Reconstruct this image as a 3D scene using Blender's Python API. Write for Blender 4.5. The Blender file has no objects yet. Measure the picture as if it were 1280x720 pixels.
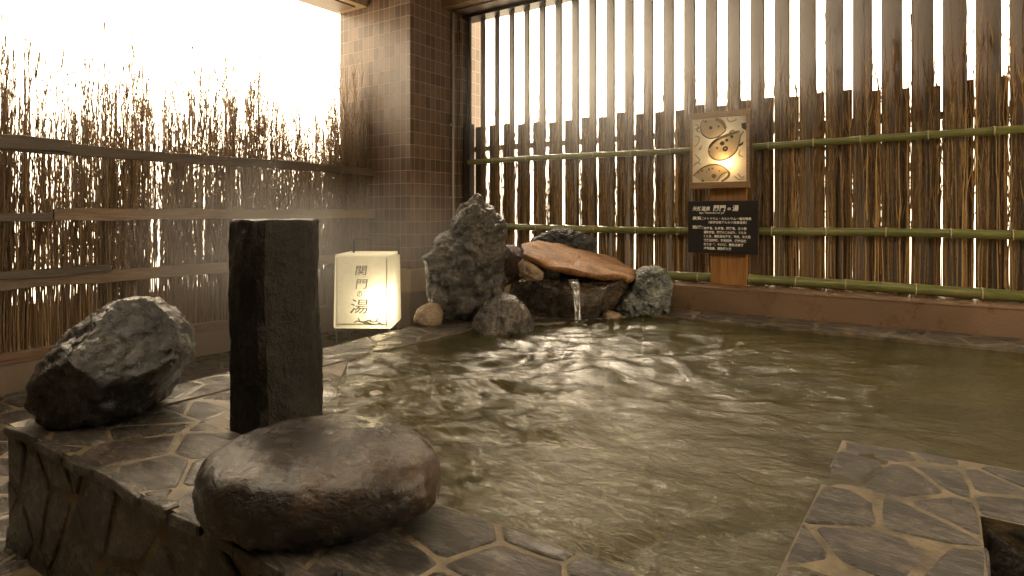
import bpy, bmesh, math, random
from mathutils import Vector, Matrix, noise
R = math.radians
S = bpy.context.scene
C = S.collection

# ------------------------------------------------------------------ camera, sky, sun, exposure
# World axes follow the bath: x runs along the louver wall, y runs towards it, z = 0 is the pool rim.
YAW = R(34.65)
FPX, HOR = 781.0, 266.0
cam = bpy.data.objects.new('camera', bpy.data.cameras.new('camera'))
C.objects.link(cam)
cam.location = (0, 0, 1.0)
cam.rotation_euler = (R(90), 0, YAW)
cam.data.lens = 36.0 * FPX / 1280.0
cam.data.sensor_width = 36.0
cam.data.shift_y = -94.0 / 1280.0
cam.data.clip_start = 0.05
cam.data.clip_end = 2000
S.camera = cam

SUN_EL, SUN_AZ = 45.0, 318.0
w = bpy.data.worlds.new('World'); S.world = w; w.use_nodes = True
nt = w.node_tree; nt.nodes.clear()
sky = nt.nodes.new('ShaderNodeTexSky'); sky.sky_type = 'NISHITA'; sky.sun_disc = False
sky.sun_elevation = R(SUN_EL); sky.sun_rotation = R(SUN_AZ)
sky.dust_density = 5.0; sky.air_density = 1.0; sky.ozone_density = 0.3
hsv = nt.nodes.new('ShaderNodeHueSaturation'); hsv.inputs['Saturation'].default_value = 0.25
mul = nt.nodes.new('ShaderNodeMix'); mul.data_type = 'RGBA'; mul.blend_type = 'MULTIPLY'
mul.inputs[0].default_value = 1.0; mul.inputs[7].default_value = (1.0, 0.81, 0.55, 1)
bg = nt.nodes.new('ShaderNodeBackground'); bg.inputs[1].default_value = 0.15
out = nt.nodes.new('ShaderNodeOutputWorld')
nt.links.new(sky.outputs[0], hsv.inputs['Color']); 
# a thin bright overcast evens the clear sky out
ov = nt.nodes.new('ShaderNodeMix'); ov.data_type = 'RGBA'; ov.inputs[0].default_value = 0.72; ov.inputs[7].default_value = (3.4, 3.4, 3.4, 1)
nt.links.new(hsv.outputs[0], ov.inputs[6]); nt.links.new(ov.outputs[2], mul.inputs[6])
nt.links.new(mul.outputs[2], bg.inputs[0]); nt.links.new(bg.outputs[0], out.inputs[0])

sl = bpy.data.lights.new('sun', 'SUN'); sl.energy = 0.6; sl.angle = R(25); sl.color = (1.0, 0.86, 0.66)
so = bpy.data.objects.new('sun', sl); C.objects.link(so)
# light comes in over the reed fence, from behind the left corner
a_, e_ = R(SUN_AZ), R(SUN_EL)
sd = -Vector((math.sin(a_)*math.cos(e_), math.cos(a_)*math.cos(e_), math.sin(e_)))
so.rotation_euler = sd.to_track_quat('-Z', 'Y').to_euler(); so.location = (-10, 6, 9)

S.view_settings.view_transform = 'Standard'; S.view_settings.look = 'None'
S.view_settings.gamma = 1.0; S.view_settings.use_curve_mapping = False
S.view_settings.exposure = 3.9
S.render.engine = 'CYCLES'
cy = S.cycles
cy.use_denoising = True
try: cy.denoiser = 'OPENIMAGEDENOISE'
except Exception: pass
cy.max_bounces = 8; cy.diffuse_bounces = 4; cy.glossy_bounces = 3; cy.transmission_bounces = 4
cy.transparent_max_bounces = 10; cy.volume_bounces = 0
cy.caustics_reflective = False; cy.caustics_refractive = False
cy.sample_clamp_indirect = 6.0; cy.use_adaptive_sampling = False

# ------------------------------------------------------------------ helpers
CY, SY = math.cos(YAW), math.sin(YAW)
def P(u, v, Y):
    """real point seen in direction (u, v) at depth Y in front of the viewer"""
    X = (u - 640) / FPX * Y
    return Vector((CY * X - SY * Y, SY * X + CY * Y, 1 - (v - HOR) / FPX * Y))

def rng(s): return random.Random(s)

def tag(o, label=None, cat=None, group=None, kind=None):
    if label: o['label'] = label
    if cat: o['category'] = cat
    if group: o['group'] = group
    if kind: o['kind'] = kind
    return o

def empty(name, loc, rz=0.0):
    o = bpy.data.objects.new(name, None); C.objects.link(o)
    o.location = loc; o.rotation_euler = (0, 0, rz); o.empty_display_size = 0.1
    return o

def link(name, me, mats, parent=None, smooth=False):
    if not isinstance(mats, (list, tuple)): mats = [mats]
    for m in mats: me.materials.append(m)
    if smooth: me.polygons.foreach_set('use_smooth', [True] * len(me.polygons))
    o = bpy.data.objects.new(name, me); C.objects.link(o)
    if parent: o.parent = parent
    return o

class MB:
    """collects shapes into one mesh"""
    def __init__(s): s.v = []; s.f = []; s.m = []; s.t = []
    def add(s, vs, fs, m=0, t=0.5):
        b = len(s.v); s.v += [tuple(x) for x in vs]
        for f in fs: s.f.append(tuple(i + b for i in f)); s.m.append(m); s.t.append(t)
    def box(s, x0, x1, y0, y1, z0, z1, m=0, t=0.5):
        s.add([(x0,y0,z0),(x1,y0,z0),(x1,y1,z0),(x0,y1,z0),(x0,y0,z1),(x1,y0,z1),(x1,y1,z1),(x0,y1,z1)],
              [(0,3,2,1),(4,5,6,7),(0,1,5,4),(1,2,6,5),(2,3,7,6),(3,0,4,7)], m, t)
    def tube(s, pts, rads, n=8, m=0, t=0.5, cap=True):
        b = len(s.v); pts = [Vector(p) for p in pts]
        for i, p in enumerate(pts):
            d = (pts[min(i+1, len(pts)-1)] - pts[max(i-1, 0)])
            d = d.normalized() if d.length > 1e-9 else Vector((0,0,1))
            a = d.cross(Vector((0,0,1)) if abs(d.z) < .9 else Vector((1,0,0))).normalized(); c = d.cross(a)
            r = rads[i] if isinstance(rads, (list, tuple)) else rads
            for k in range(n):
                q = 2*math.pi*k/n
                s.v.append(tuple(p + (a*math.cos(q) + c*math.sin(q))*r))
        for i in range(len(pts)-1):
            for k in range(n):
                k2 = (k+1) % n
                s.f.append((b+i*n+k, b+i*n+k2, b+(i+1)*n+k2, b+(i+1)*n+k)); s.m.append(m); s.t.append(t)
        if cap:
            s.f.append(tuple(b+k for k in range(n))[::-1]); s.m.append(m); s.t.append(t)
            e = b+(len(pts)-1)*n
            s.f.append(tuple(e+k for k in range(n))); s.m.append(m); s.t.append(t)
    def prism(s, poly, z0, z1, m=0, t=0.5):
        n = len(poly)
        s.add([(x,y,z0) for x,y in poly] + [(x,y,z1) for x,y in poly],
              [tuple(range(n))[::-1], tuple(range(n,2*n))] + [(i,(i+1)%n,n+(i+1)%n,n+i) for i in range(n)], m, t)
    def build(s, name, mats, parent=None, smooth=False, bevel=0.0, seg=2):
        me = bpy.data.meshes.new(name); me.from_pydata(s.v, [], s.f); me.update()
        o = link(name, me, mats, parent, smooth)
        me.polygons.foreach_set('material_index', s.m)
        at = me.attributes.new('tint', 'FLOAT', 'FACE'); at.data.foreach_set('value', s.t)
        bm = bmesh.new(); bm.from_mesh(me); bmesh.ops.recalc_face_normals(bm, faces=bm.faces)
        if bevel: bmesh.ops.bevel(bm, geom=[e for e in bm.edges if e.is_manifold and e.calc_face_angle(0) > .5], offset=bevel, segments=seg, affect='EDGES', profile=.6)
        bm.to_mesh(me); bm.free()
        return o

# ------------------------------------------------------------------ materials
class Mat:
    def __init__(s, name):
        s.m = bpy.data.materials.new(name); s.m.use_nodes = True
        s.n = s.m.node_tree.nodes; s.l = s.m.node_tree.links
        s.b = s.n['Principled BSDF']; s.o = s.n['Material Output']
        s.tc = s.n.new('ShaderNodeTexCoord')
    def co(s, scale=(1,1,1), kind='Object', rot=(0,0,0)):
        mp = s.n.new('ShaderNodeMapping'); mp.inputs['Scale'].default_value = scale; mp.inputs['Rotation'].default_value = rot
        s.l.new(s.tc.outputs[kind], mp.inputs[0]); return mp.outputs[0]
    def noise(s, sc=5, det=6, rough=.6, co=None, dist=0.0, out=0):
        t = s.n.new('ShaderNodeTexNoise'); t.inputs['Scale'].default_value = sc; t.inputs['Detail'].default_value = det
        t.inputs['Roughness'].default_value = rough; t.inputs['Distortion'].default_value = dist
        s.l.new(co if co else s.co(), t.inputs['Vector']); return t.outputs[out]
    def voro(s, sc=5, feature='F1', co=None, out='Distance'):
        t = s.n.new('ShaderNodeTexVoronoi'); t.feature = feature; t.inputs['Scale'].default_value = sc
        s.l.new(co if co else s.co(), t.inputs['Vector']); return t.outputs[out]
    def ramp(s, fac, stops):
        r = s.n.new('ShaderNodeValToRGB'); e = r.color_ramp.elements
        while len(e) < len(stops): e.new(.5)
        for k, (p, c) in enumerate(stops):
            e[k].position = p; e[k].color = (c[0], c[1], c[2], 1) if isinstance(c, (tuple, list)) else (c, c, c, 1)
        s.l.new(fac, r.inputs[0]); return r.outputs[0]
    def attr(s, name='tint'):
        a = s.n.new('ShaderNodeAttribute'); a.attribute_name = name; return a.outputs['Fac']
    def math(s, op, a, b=0.0):
        m = s.n.new('ShaderNodeMath'); m.operation = op
        for i, x in enumerate((a, b)):
            if isinstance(x, (int, float)): m.inputs[i].default_value = x
            else: s.l.new(x, m.inputs[i])
        return m.outputs[0]
    def mix(s, fac, a, b, mode='MIX'):
        m = s.n.new('ShaderNodeMix'); m.data_type = 'RGBA'; m.blend_type = mode
        for i, x in ((0, fac), (6, a), (7, b)):
            if isinstance(x, (int, float)): m.inputs[i].default_value = x
            elif isinstance(x, tuple): m.inputs[i].default_value = (*x, 1)
            else: s.l.new(x, m.inputs[i])
        return m.outputs[2]
    def set(s, **k):
        for key, x in k.items():
            i = s.b.inputs[{'color':'Base Color','rough':'Roughness','metal':'Metallic','spec':'Specular IOR Level','coat':'Coat Weight','coatr':'Coat Roughness','normal':'Normal'}[key]]
            if isinstance(x, (int, float)): i.default_value = x
            elif isinstance(x, tuple): i.default_value = (*x, 1)
            else: s.l.new(x, i)
        return s
    def bump(s, h, dist=.02, strength=1.0, prev=None):
        b = s.n.new('ShaderNodeBump'); b.inputs['Distance'].default_value = dist; b.inputs['Strength'].default_value = strength
        s.l.new(h, b.inputs['Height'])
        if prev: s.l.new(prev, b.inputs['Normal'])
        return b.outputs[0]

def stone_mat(name, c0, c1, c2, rough=(.18,.5), bump=.03, strata=(1,1,1), scale=4.0, spots=None, coat=0.0, spec=.5):
    m = Mat(name); co = m.co(strata)
    n1 = m.noise(scale, 8, .65, co, .4); n2 = m.noise(scale*5, 6, .7, co); n3 = m.noise(scale*22, 4, .7, co); n4 = m.noise(scale*11, 5, .75, m.co((.5,1.2,2.2)), .8)
    col = m.ramp(n1, [(.36, c0), (.5, c1), (.64, c2)])
    col = m.mix(m.ramp(n2, [(.42, .6), (.54, 0.0)]), col, tuple(x*.55 for x in c0))
    col = m.mix(m.ramp(n4, [(.52, 0.0), (.64, .5)]), col, tuple(x*1.7 for x in c2))
    if spots:
        col = m.mix(m.ramp(m.noise(scale*.7, 5, .6, m.co((1.3,.9,1.1))), [(.55, 0.0), (.68, .75)]), col, spots)
    r = m.ramp(n2, [(.35, rough[0]), (.65, rough[1])])
    nm = m.bump(n1, bump*1.6); nm = m.bump(n2, bump*.9, 1, nm); nm = m.bump(n3, bump*.22, 1, nm)
    m.set(color=col, rough=r, normal=nm, coat=coat, coatr=.05, spec=spec)
    m.l.new(m.bump(n2, bump*.16, 1, m.bump(n1, bump*.5)), m.b.inputs['Coat Normal'])
    return m.m

def paving_mat():
    m = Mat('slate_paving'); t = m.attr()
    co = m.co((1.2, 3.2, 1.8)); co2 = m.co((2.2, 7, 3), rot=(0,0,R(18)))
    n1 = m.noise(3, 8, .7, co, .8); n2 = m.noise(9, 7, .75, co2, .6); n3 = m.noise(60, 4, .7)
    base = m.ramp(t, [(0, (.026,.020,.015)), (.4, (.046,.036,.028)), (.75, (.066,.052,.040)), (1, (.066,.041,.032))])
    col = m.mix(m.ramp(n2, [(.47, 0.0), (.58, .85)]), base, (.20,.165,.13))
    col = m.mix(m.ramp(n1, [(.42, .9), (.54, 0.0)]), col, (.016,.012,.009))
    rg = m.ramp(m.noise(1.6, 4, .6), [(.38, .2), (.62, .5)])
    nm = m.bump(n1, .03); nm = m.bump(n2, .035, 1, nm); nm = m.bump(n3, .005, 1, nm)
    m.set(color=col, rough=rg, normal=nm, coat=.3, coatr=.06); m.l.new(m.bump(n1, .008), m.b.inputs['Coat Normal']); return m.m

def grout_mat():
    m = Mat('sandy_grout'); n = m.noise(9, 7, .7); n2 = m.noise(90, 3, .7)
    col = m.ramp(n, [(.36, (.055,.040,.021)), (.5, (.125,.092,.050)), (.64, (.20,.153,.09))])
    m.set(color=col, rough=m.ramp(n, [(.3,.3),(.7,.6)]), normal=m.bump(n2, .004, 1, m.bump(n, .02))); return m.m

def wood_mat(name, c0, c1, axis=0, rough=.55, grain=1.0):
    m = Mat(name); sc = [14, 14, 14]; sc[axis] = .8
    co = m.co(tuple(sc)); n = m.noise(1.0*grain, 6, .6, co, 1.2); n2 = m.noise(5*grain, 5, .7, co); big = m.noise(1.3, 4, .6)
    col = m.ramp(n, [(.3, c0), (.7, c1)])
    col = m.mix(m.ramp(n2, [(.4, .6), (.6, 0.0)]), col, tuple(x*.5 for x in c0))
    col = m.mix(m.ramp(big, [(.4, .5), (.65, 0.0)]), col, tuple(x*.6 for x in c0))
    m.set(color=col, rough=rough, normal=m.bump(n2, .004, 1, m.bump(n, .006))); return m.m

def plain(name, col, rough=.5, metal=0.0, bump=0.0, bscale=40, var=.25):
    m = Mat(name); n = m.noise(bscale, 5, .65); big = m.noise(1.7, 5, .6)
    c = m.mix(m.ramp(big, [(.35, 0.0), (.7, 1.0)]), tuple(x*(1-var) for x in col), col)
    m.set(color=c, rough=rough, metal=metal)
    if bump: m.set(normal=m.bump(n, bump))
    return m.m

def twig_mat(name, stops):
    m = Mat(name); t = m.attr(); n = m.noise(30, 3, .6)
    col = m.mix(.2, m.ramp(t, stops), m.ramp(n, [(.3, stops[0][1]), (.7, stops[-1][1])]))
    m.set(color=col, rough=.6); return m.m

def tile_mat():
    """stack-bonded upright tiles, 0.1 m by 0.165 m, with thin joints"""
    m = Mat('brown_tile'); g = m.n.new('ShaderNodeNewGeometry')
    sp = m.n.new('ShaderNodeSeparateXYZ'); m.l.new(m.tc.outputs['Object'], sp.inputs[0])
    sn = m.n.new('ShaderNodeSeparateXYZ'); m.l.new(g.outputs['Normal'], sn.inputs[0])
    ax = m.math('GREATER_THAN', m.math('ABSOLUTE', sn.outputs[0]), .5)
    u = m.math('ADD', m.math('MULTIPLY', sp.outputs[0], m.math('SUBTRACT', 1.0, ax)), m.math('MULTIPLY', sp.outputs[1], ax))
    cu = m.math('DIVIDE', u, .1); cv = m.math('DIVIDE', sp.outputs[2], .165)
    def edge(c, wd):
        f = m.math('FRACT', c); d = m.math('MINIMUM', f, m.math('SUBTRACT', 1.0, f)); return m.math('LESS_THAN', d, wd)
    joint = m.math('MAXIMUM', edge(cu, .028), edge(cv, .019))
    cb = m.n.new('ShaderNodeCombineXYZ'); m.l.new(m.math('FLOOR', cu), cb.inputs[0]); m.l.new(m.math('FLOOR', cv), cb.inputs[1]); m.l.new(ax, cb.inputs[2])
    wn = m.n.new('ShaderNodeTexWhiteNoise'); m.l.new(cb.outputs[0], wn.inputs['Vector'])
    tone = m.ramp(wn.outputs['Value'], [(0, (.085,.050,.031)), (.4, (.135,.084,.055)), (.8, (.18,.117,.079)), (1, (.15,.097,.07))])
    n = m.noise(26, 6, .7); tone = m.mix(m.ramp(n, [(.35, .45), (.65, 0.0)]), tone, (.06,.036,.023))
    col = m.mix(joint, tone, (.36,.285,.21))
    h = m.math('ADD', m.math('MULTIPLY', joint, -1.0), m.math('MULTIPLY', n, .5))
    m.set(color=col, rough=m.ramp(n, [(.3,.25),(.7,.5)]), normal=m.bump(h, .004)); return m.m

def water_mat():
    m = Mat('spa_water'); n = m.n; l = m.l
    co = m.co((1.0, 2.0, 1), rot=(0, 0, R(25)))
    nz = m.noise(9, 5, .6, co, 1.0); nz2 = m.noise(30, 4, .6, co, .6)
    nm = m.bump(nz2, .003, 1, m.bump(nz, .010))
    big = m.noise(1.1, 4, .55)
    dif = n.new('ShaderNodeBsdfDiffuse'); l.new(m.ramp(big, [(.35, (.046,.043,.013)), (.62, (.080,.069,.021))]), dif.inputs['Color']); l.new(nm, dif.inputs['Normal'])
    tr = n.new('ShaderNodeBsdfTransparent'); tr.inputs[0].default_value = (.66,.54,.22,1)
    mx = n.new('ShaderNodeMixShader'); mx.inputs[0].default_value = .55; l.new(tr.outputs[0], mx.inputs[1]); l.new(dif.outputs[0], mx.inputs[2])
    gl = n.new('ShaderNodeBsdfGlossy'); gl.inputs['Roughness'].default_value = .055; l.new(nm, gl.inputs['Normal'])
    fr = n.new('ShaderNodeFresnel'); fr.inputs['IOR'].default_value = 1.45; l.new(nm, fr.inputs['Normal'])
    top = n.new('ShaderNodeMixShader'); l.new(fr.outputs[0], top.inputs[0]); l.new(mx.outputs[0], top.inputs[1]); l.new(gl.outputs[0], top.inputs[2])
    l.new(top.outputs[0], m.o.inputs[0]); return m.m

def paper_mat(name, col, trans=.65):
    m = Mat(name); n = m.n; l = m.l
    fib = m.noise(14, 6, .65); c = m.ramp(fib, [(.35, tuple(x*.9 for x in col)), (.6, col)])
    d = n.new('ShaderNodeBsdfDiffuse'); t = n.new('ShaderNodeBsdfTranslucent'); l.new(c, d.inputs[0]); l.new(c, t.inputs[0])
    x = n.new('ShaderNodeMixShader'); x.inputs[0].default_value = trans; l.new(d.outputs[0], x.inputs[1]); l.new(t.outputs[0], x.inputs[2])
    l.new(x.outputs[0], m.o.inputs[0]); return m.m

M = {}
M['paving'] = paving_mat(); M['grout'] = grout_mat(); M['tile'] = tile_mat(); M['water'] = water_mat()
M['boulder'] = stone_mat('wet_black_stone', (.006,.0047,.0036), (.014,.0112,.0085), (.033,.027,.021), (.12,.4), .06, scale=4, spots=(.04,.026,.013), coat=.75, spec=.25)
M['basalt'] = stone_mat('wet_basalt', (.0045,.0034,.002), (.008,.006,.0035), (.016,.012,.007), (.3,.6), .012, (1,1,.7), 7, spec=.28)
M['round'] = stone_mat('wet_brown_stone', (.005,.0022,.0010), (.015,.0066,.0024), (.036,.016,.005), (.14,.3), .035, (1,1,1), 4, spots=(.07,.033,.009), coat=.6, spec=.25)
M['tallrock'] = stone_mat('grey_brown_rock', (.012,.009,.006), (.060,.045,.030), (.165,.128,.088), (.14,.4), .06, (1,1,1.6), 3, coat=.35)
M['ledge'] = stone_mat('brown_ledge_stone', (.014,.008,.004), (.045,.026,.012), (.11,.066,.03), (.12,.36), .04, (1,1,2), 3, coat=.35)
M['orange'] = stone_mat('rust_slab_stone', (.10,.044,.015), (.23,.105,.034), (.33,.17,.065), (.5,.75), .012, (1,2,1), 4, spec=.3)
M['black'] = stone_mat('rugged_black_rock', (.012,.011,.011), (.035,.033,.032), (.10,.098,.094), (.25,.55), .03, (1.5,1,2.5), 4)
M['red'] = stone_mat('reddish_rock', (.04,.02,.013), (.10,.052,.033), (.17,.10,.065), (.3,.55), .02)
M['tan'] = stone_mat('tan_rock', (.11,.073,.042), (.25,.17,.10), (.38,.28,.18), (.3,.55), .015)
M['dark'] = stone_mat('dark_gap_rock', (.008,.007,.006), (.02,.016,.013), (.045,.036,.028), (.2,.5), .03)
M['green'] = stone_mat('grey_green_rock', (.03,.032,.026), (.12,.125,.105), (.36,.36,.30), (.2,.5), .05, (1.2,1,1.6), 2.6, coat=.2)
M['grey'] = stone_mat('grey_boulder_stone', (.03,.023,.017), (.10,.08,.06), (.25,.205,.16), (.15,.42), .05, (2.2,1,.9), 3.4, coat=.3)
M['pale'] = stone_mat('pale_stone', (.22,.19,.15), (.36,.32,.26), (.5,.46,.4), (.25,.5), .015)
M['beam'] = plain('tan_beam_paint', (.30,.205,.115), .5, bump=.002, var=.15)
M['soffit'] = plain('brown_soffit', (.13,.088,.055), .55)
M['darkmetal'] = plain('dark_bronze_metal', (.022,.018,.015), .45)
M['louver'] = plain('brown_louver_paint', (.10,.072,.055), .6, bump=.001, var=.2)
M['board'] = wood_mat('dark_board_wood', (.03,.017,.009), (.065,.04,.021), 2)
M['post'] = wood_mat('dark_post_wood', (.028,.017,.010), (.06,.036,.02), 2)
M['rail'] = wood_mat('weathered_rail_wood', (.12,.074,.04), (.25,.155,.085), 1)
M['raildark'] = wood_mat('dark_rail_wood', (.05,.032,.018), (.115,.074,.043), 1)
M['kerbwood'] = wood_mat('reddish_sill_wood', (.10,.048,.022), (.19,.095,.045), 1)
M['cedar'] = wood_mat('cedar_plank', (.27,.115,.03), (.46,.225,.065), 2, .45, .6)
M['frame'] = wood_mat('light_frame_wood', (.27,.15,.06), (.44,.27,.125), 0, .45)
def plaster_mat():
    m = Mat('brown_plaster'); n = m.noise(70, 5, .65); st = m.noise(3.2, 6, .7, m.co((1.1,1,.8))); big = m.noise(1.3, 5, .6)
    c = m.ramp(big, [(.35, (.165,.098,.055)), (.65, (.215,.13,.074))]); c = m.mix(m.ramp(st, [(.5, 0.0), (.8, .18)]), c, (.095,.055,.031))
    m.set(color=c, rough=m.ramp(st, [(.4,.45),(.65,.22)]), normal=m.bump(n, .006)); return m.m
M['plaster'] = plaster_mat()
M['kerb'] = plain('tan_concrete', (.16,.112,.07), .5, bump=.004, var=.3)
M['base'] = plain('tan_base_stone', (.34,.255,.165), .45, bump=.003, var=.2)
M['pipe'] = plain('pale_pipe', (.40,.36,.31), .4)
M['ceiling'] = plain('tan_ceiling', (.12,.09,.06), .7)
M['wallback'] = plain('dim_wall', (.06,.042,.028), .7)
M['ground'] = plain('pale_concrete', (.55,.52,.47), .9, var=.1)
M['black_board'] = plain('black_sign_board', (.018,.014,.012), .38)
M['ink_light'] = plain('cream_lettering', (.80,.76,.66), .5, var=.03)
M['ink'] = plain('sumi_ink', (.05,.028,.010), .6)
M['ink2'] = plain('pale_ink', (.24,.16,.075), .6)
M['ink3'] = plain('wash_ink', (.42,.33,.2), .7)
M['paper'] = paper_mat('lantern_paper', (.86,.85,.80), .6)
M['panel'] = paper_mat('lamp_panel', (.82,.78,.68), .5)
M['iron'] = plain('grey_iron', (.13,.115,.10), .35, .6)
M['poolfloor'] = None
M['twig_left'] = twig_mat('grey_brown_twig', [(0, (.055,.034,.02)), (.5, (.18,.115,.06)), (1, (.36,.235,.12))])
M['twig_right'] = twig_mat('golden_twig', [(0, (.05,.026,.010)), (.35, (.16,.088,.03)), (.7, (.34,.205,.075)), (1, (.52,.34,.14))])

def bamboo_mat():
    m = Mat('green_bamboo'); n = m.noise(2.2, 5, .6, m.co((1,6,6))); n2 = m.noise(14, 5, .6, m.co((.4,6,6)))
    col = m.ramp(n, [(.3, (.10,.115,.03)), (.5, (.17,.18,.052)), (.7, (.27,.235,.09))])
    col = m.mix(m.ramp(n2, [(.4, .5), (.62, 0.0)]), col, (.07,.068,.022)); m.set(color=col, rough=.28); return m.m
M['bamboo'] = bamboo_mat(); M['bnode'] = plain('bamboo_node', (.40,.33,.18), .5)

def bottom_mat():
    m = Mat('pool_bottom_stone'); e = m.voro(3.2, 'DISTANCE_TO_EDGE', m.co((1,1.4,1))); n = m.noise(7, 6, .65)
    col = m.ramp(n, [(.35, (.10,.078,.042)), (.65, (.25,.19,.10))])
    col = m.mix(m.ramp(e, [(.03, 1.0), (.06, 0.0)]), col, (.34,.26,.14)); m.set(color=col, rough=.6); return m.m
M['poolfloor'] = bottom_mat()

# ------------------------------------------------------------------ structure: ground, floors, pool, walls, roof
def floor_z(x): return -.46 - .12 * min(1, max(0, (x + 6.25) / 2.5))

b = MB(); b.box(-300, 300, -300, 300, -4.3, -4.0)
tag(b.build('ground', M['ground']), 'pale terrace ground far below outside the fences', 'ground', kind='structure')

def clip(poly, nx, ny, c):
    """keep the side nx*x + ny*y <= c"""
    o = []
    for i in range(len(poly)):
        p, q = poly[i], poly[(i+1) % len(poly)]
        a, d = nx*p[0]+ny*p[1]-c, nx*q[0]+ny*q[1]-c
        if a <= 0: o.append(p)
        if (a < 0 < d) or (d < 0 < a):
            t = a/(a-d); o.append((p[0]+(q[0]-p[0])*t, p[1]+(q[1]-p[1])*t))
    return o
def area(p): return .5*abs(sum(p[i][0]*p[(i+1)%len(p)][1]-p[(i+1)%len(p)][0]*p[i][1] for i in range(len(p))))
def crazy(poly, sx, sy, seed, gap=.03, jit=.42, drop=.2):
    r = rng(seed); xs = [p[0] for p in poly]; ys = [p[1] for p in poly]
    x0, x1, y0, y1 = min(xs), max(xs), min(ys), max(ys)
    seeds = []
    for j in range(-1, int((y1-y0)/sy)+2):
        for i in range(-1, int((x1-x0)/sx)+2):
            
            seeds.append((x0+(i+.5+(.5 if j % 2 else 0)+r.uniform(-jit,jit))*sx, y0+(j+.5+r.uniform(-jit,jit))*sy))
    res = []
    for i, a in enumerate(seeds):
        c = list(poly)
        for k, d in enumerate(seeds):
            if k == i: continue
            dx, dy = d[0]-a[0], d[1]-a[1]; L = math.hypot(dx, dy)
            if L > 4*max(sx, sy) or L < 1e-6: continue
            nx, ny = dx/L, dy/L
            g = gap * (.55 + .9*noise.noise(Vector((a[0]+d[0], a[1]+d[1], seed*1.7)))**2 + .35)
            c = clip(c, nx, ny, nx*(a[0]+d[0])/2+ny*(a[1]+d[1])/2-g/2)
            if len(c) < 3: break
        if len(c) >= 3 and area(c) > .05*sx*sy: res.append(c)
    return res
def rough_poly(p, seed, amp=.006):
    for _ in range(1):                                   # round the corners a little
        q = []
        for i in range(len(p)):
            a, d = p[i], p[(i+1) % len(p)]
            k = .09
            q += [(a[0]+(d[0]-a[0])*k, a[1]+(d[1]-a[1])*k), (d[0]+(a[0]-d[0])*k, d[1]+(a[1]-d[1])*k)]
        p = q
    o = []
    for i in range(len(p)):
        a, d = p[i], p[(i+1) % len(p)]; L = math.hypot(d[0]-a[0], d[1]-a[1]); n = max(1, int(L/.045))
        for k in range(n):
            t = k/n; x, y = a[0]+(d[0]-a[0])*t, a[1]+(d[1]-a[1])*t
            v = noise.noise_vector(Vector((x*9, y*9, seed)))
            o.append((x+v.x*amp, y+v.y*amp))
    return o
def stones(mb, polys, fn, seed, h=.007, depth=.02, tilt=.004):
    r = rng(seed)
    for c in polys:
        p = rough_poly(c, seed); n = len(p)
        cx, cy_ = sum(x for x,_ in p)/n, sum(y for _,y in p)/n
        rad = math.sqrt(area(p)/math.pi); hh = h*r.uniform(.55,1.2); tx, ty = r.uniform(-tilt,tilt)/max(rad,.05), r.uniform(-tilt,tilt)/max(rad,.05)
        def top(x, y, d=0): return hh + (x-cx)*tx + (y-cy_)*ty - d
        rings = [(1.0, depth), (1.0, .008), (1-.006/rad, .0025), (1-.018/rad, 0.0)]
        vs = []
        for sc, d in rings:
            for x, y in p:
                X, Y = cx+(x-cx)*sc, cy_+(y-cy_)*sc; vs.append(fn(X, Y, top(X, Y, d)))
        fs = []
        for k in range(len(rings)-1):
            for i in range(n): fs.append((k*n+i, k*n+(i+1)%n, (k+1)*n+(i+1)%n, (k+1)*n+i))
        fs.append(tuple(range((len(rings)-1)*n, len(rings)*n)))
        mb.add(vs, fs, 0, r.random())

# lower paved floor
b = MB()
NX = 12
vs = []; fs = []
for i in range(NX+1):
    x = -6.4 + 10.9*i/NX
    vs += [(x, -5.2, floor_z(x)-.012), (x, 6.4, floor_z(x)-.012)]
for i in range(NX): fs.append((2*i, 2*i+2, 2*i+3, 2*i+1))
b.add(vs, fs)
fl = b.build('paving_floor', M['grout']); tag(fl, 'lower floor of irregular slate paving round the raised pool', 'floor', kind='structure')
b = MB()
ff = lambda x, y, h: (x, y, floor_z(x) - .012 + h)
stones(b, crazy([(-6.25,.2),(-3.4,.2),(-3.4,1.3),(-3.7,1.6),(-3.8,6.4),(-6.25,6.4)], .34, .27, 3, .03), ff, 4)
stones(b, crazy([(.1,-.6),(3.2,-.6),(3.2,2.62),(.1,2.62)], .38, .3, 8, .03), ff, 9)
b.build('paving_stones', M['paving'], fl)

# raised stone rim of the pool
rim_pieces = {
    'front': [(-3.68,1.09),(.1,1.09),(.1,1.64),(-3.68,1.64)],
    'cross': [(-.385,1.64),(.1,1.64),(.1,2.6),(.05,3.14),(-.37,3.12)],
    'spur':  [(.05,3.14),(.1,2.6),(3.2,2.62),(3.2,3.16)],
    'side':  [(-3.68,1.64),(-3.38,1.64),(-3.38,4.3),(-3.92,4.3)],
    'side2': [(-3.92,4.3),(-3.38,4.3),(-3.2,4.55),(-3.92,5.2)],
    'back':  [(-3.92,5.2),(-3.2,4.55),(-2.85,5.1),(-2.45,5.82),(-3.4,6.35),(-3.9,6.35)],
    'far':   [(-3.4,6.35),(-2.45,5.82),(3.2,5.82),(3.2,6.35)],
    'corner':[(-3.38,1.64),(-2.25,1.64),(-2.8,2.3),(-3.38,2.9)],
}
def inset(p, d):
    n = len(p); a2 = sum(p[i][0]*p[(i+1)%n][1]-p[(i+1)%n][0]*p[i][1] for i in range(n)); o = list(p)
    for i in range(n):
        (ax, ay), (bx, by) = p[i], p[(i+1)%n]; L = math.hypot(bx-ax, by-ay); sg = 1 if a2 > 0 else -1
        nx, ny = sg*(by-ay)/L, -sg*(bx-ax)/L; o = clip(o, nx, ny, nx*ax+ny*ay-d)
    return o
b = MB()
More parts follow.
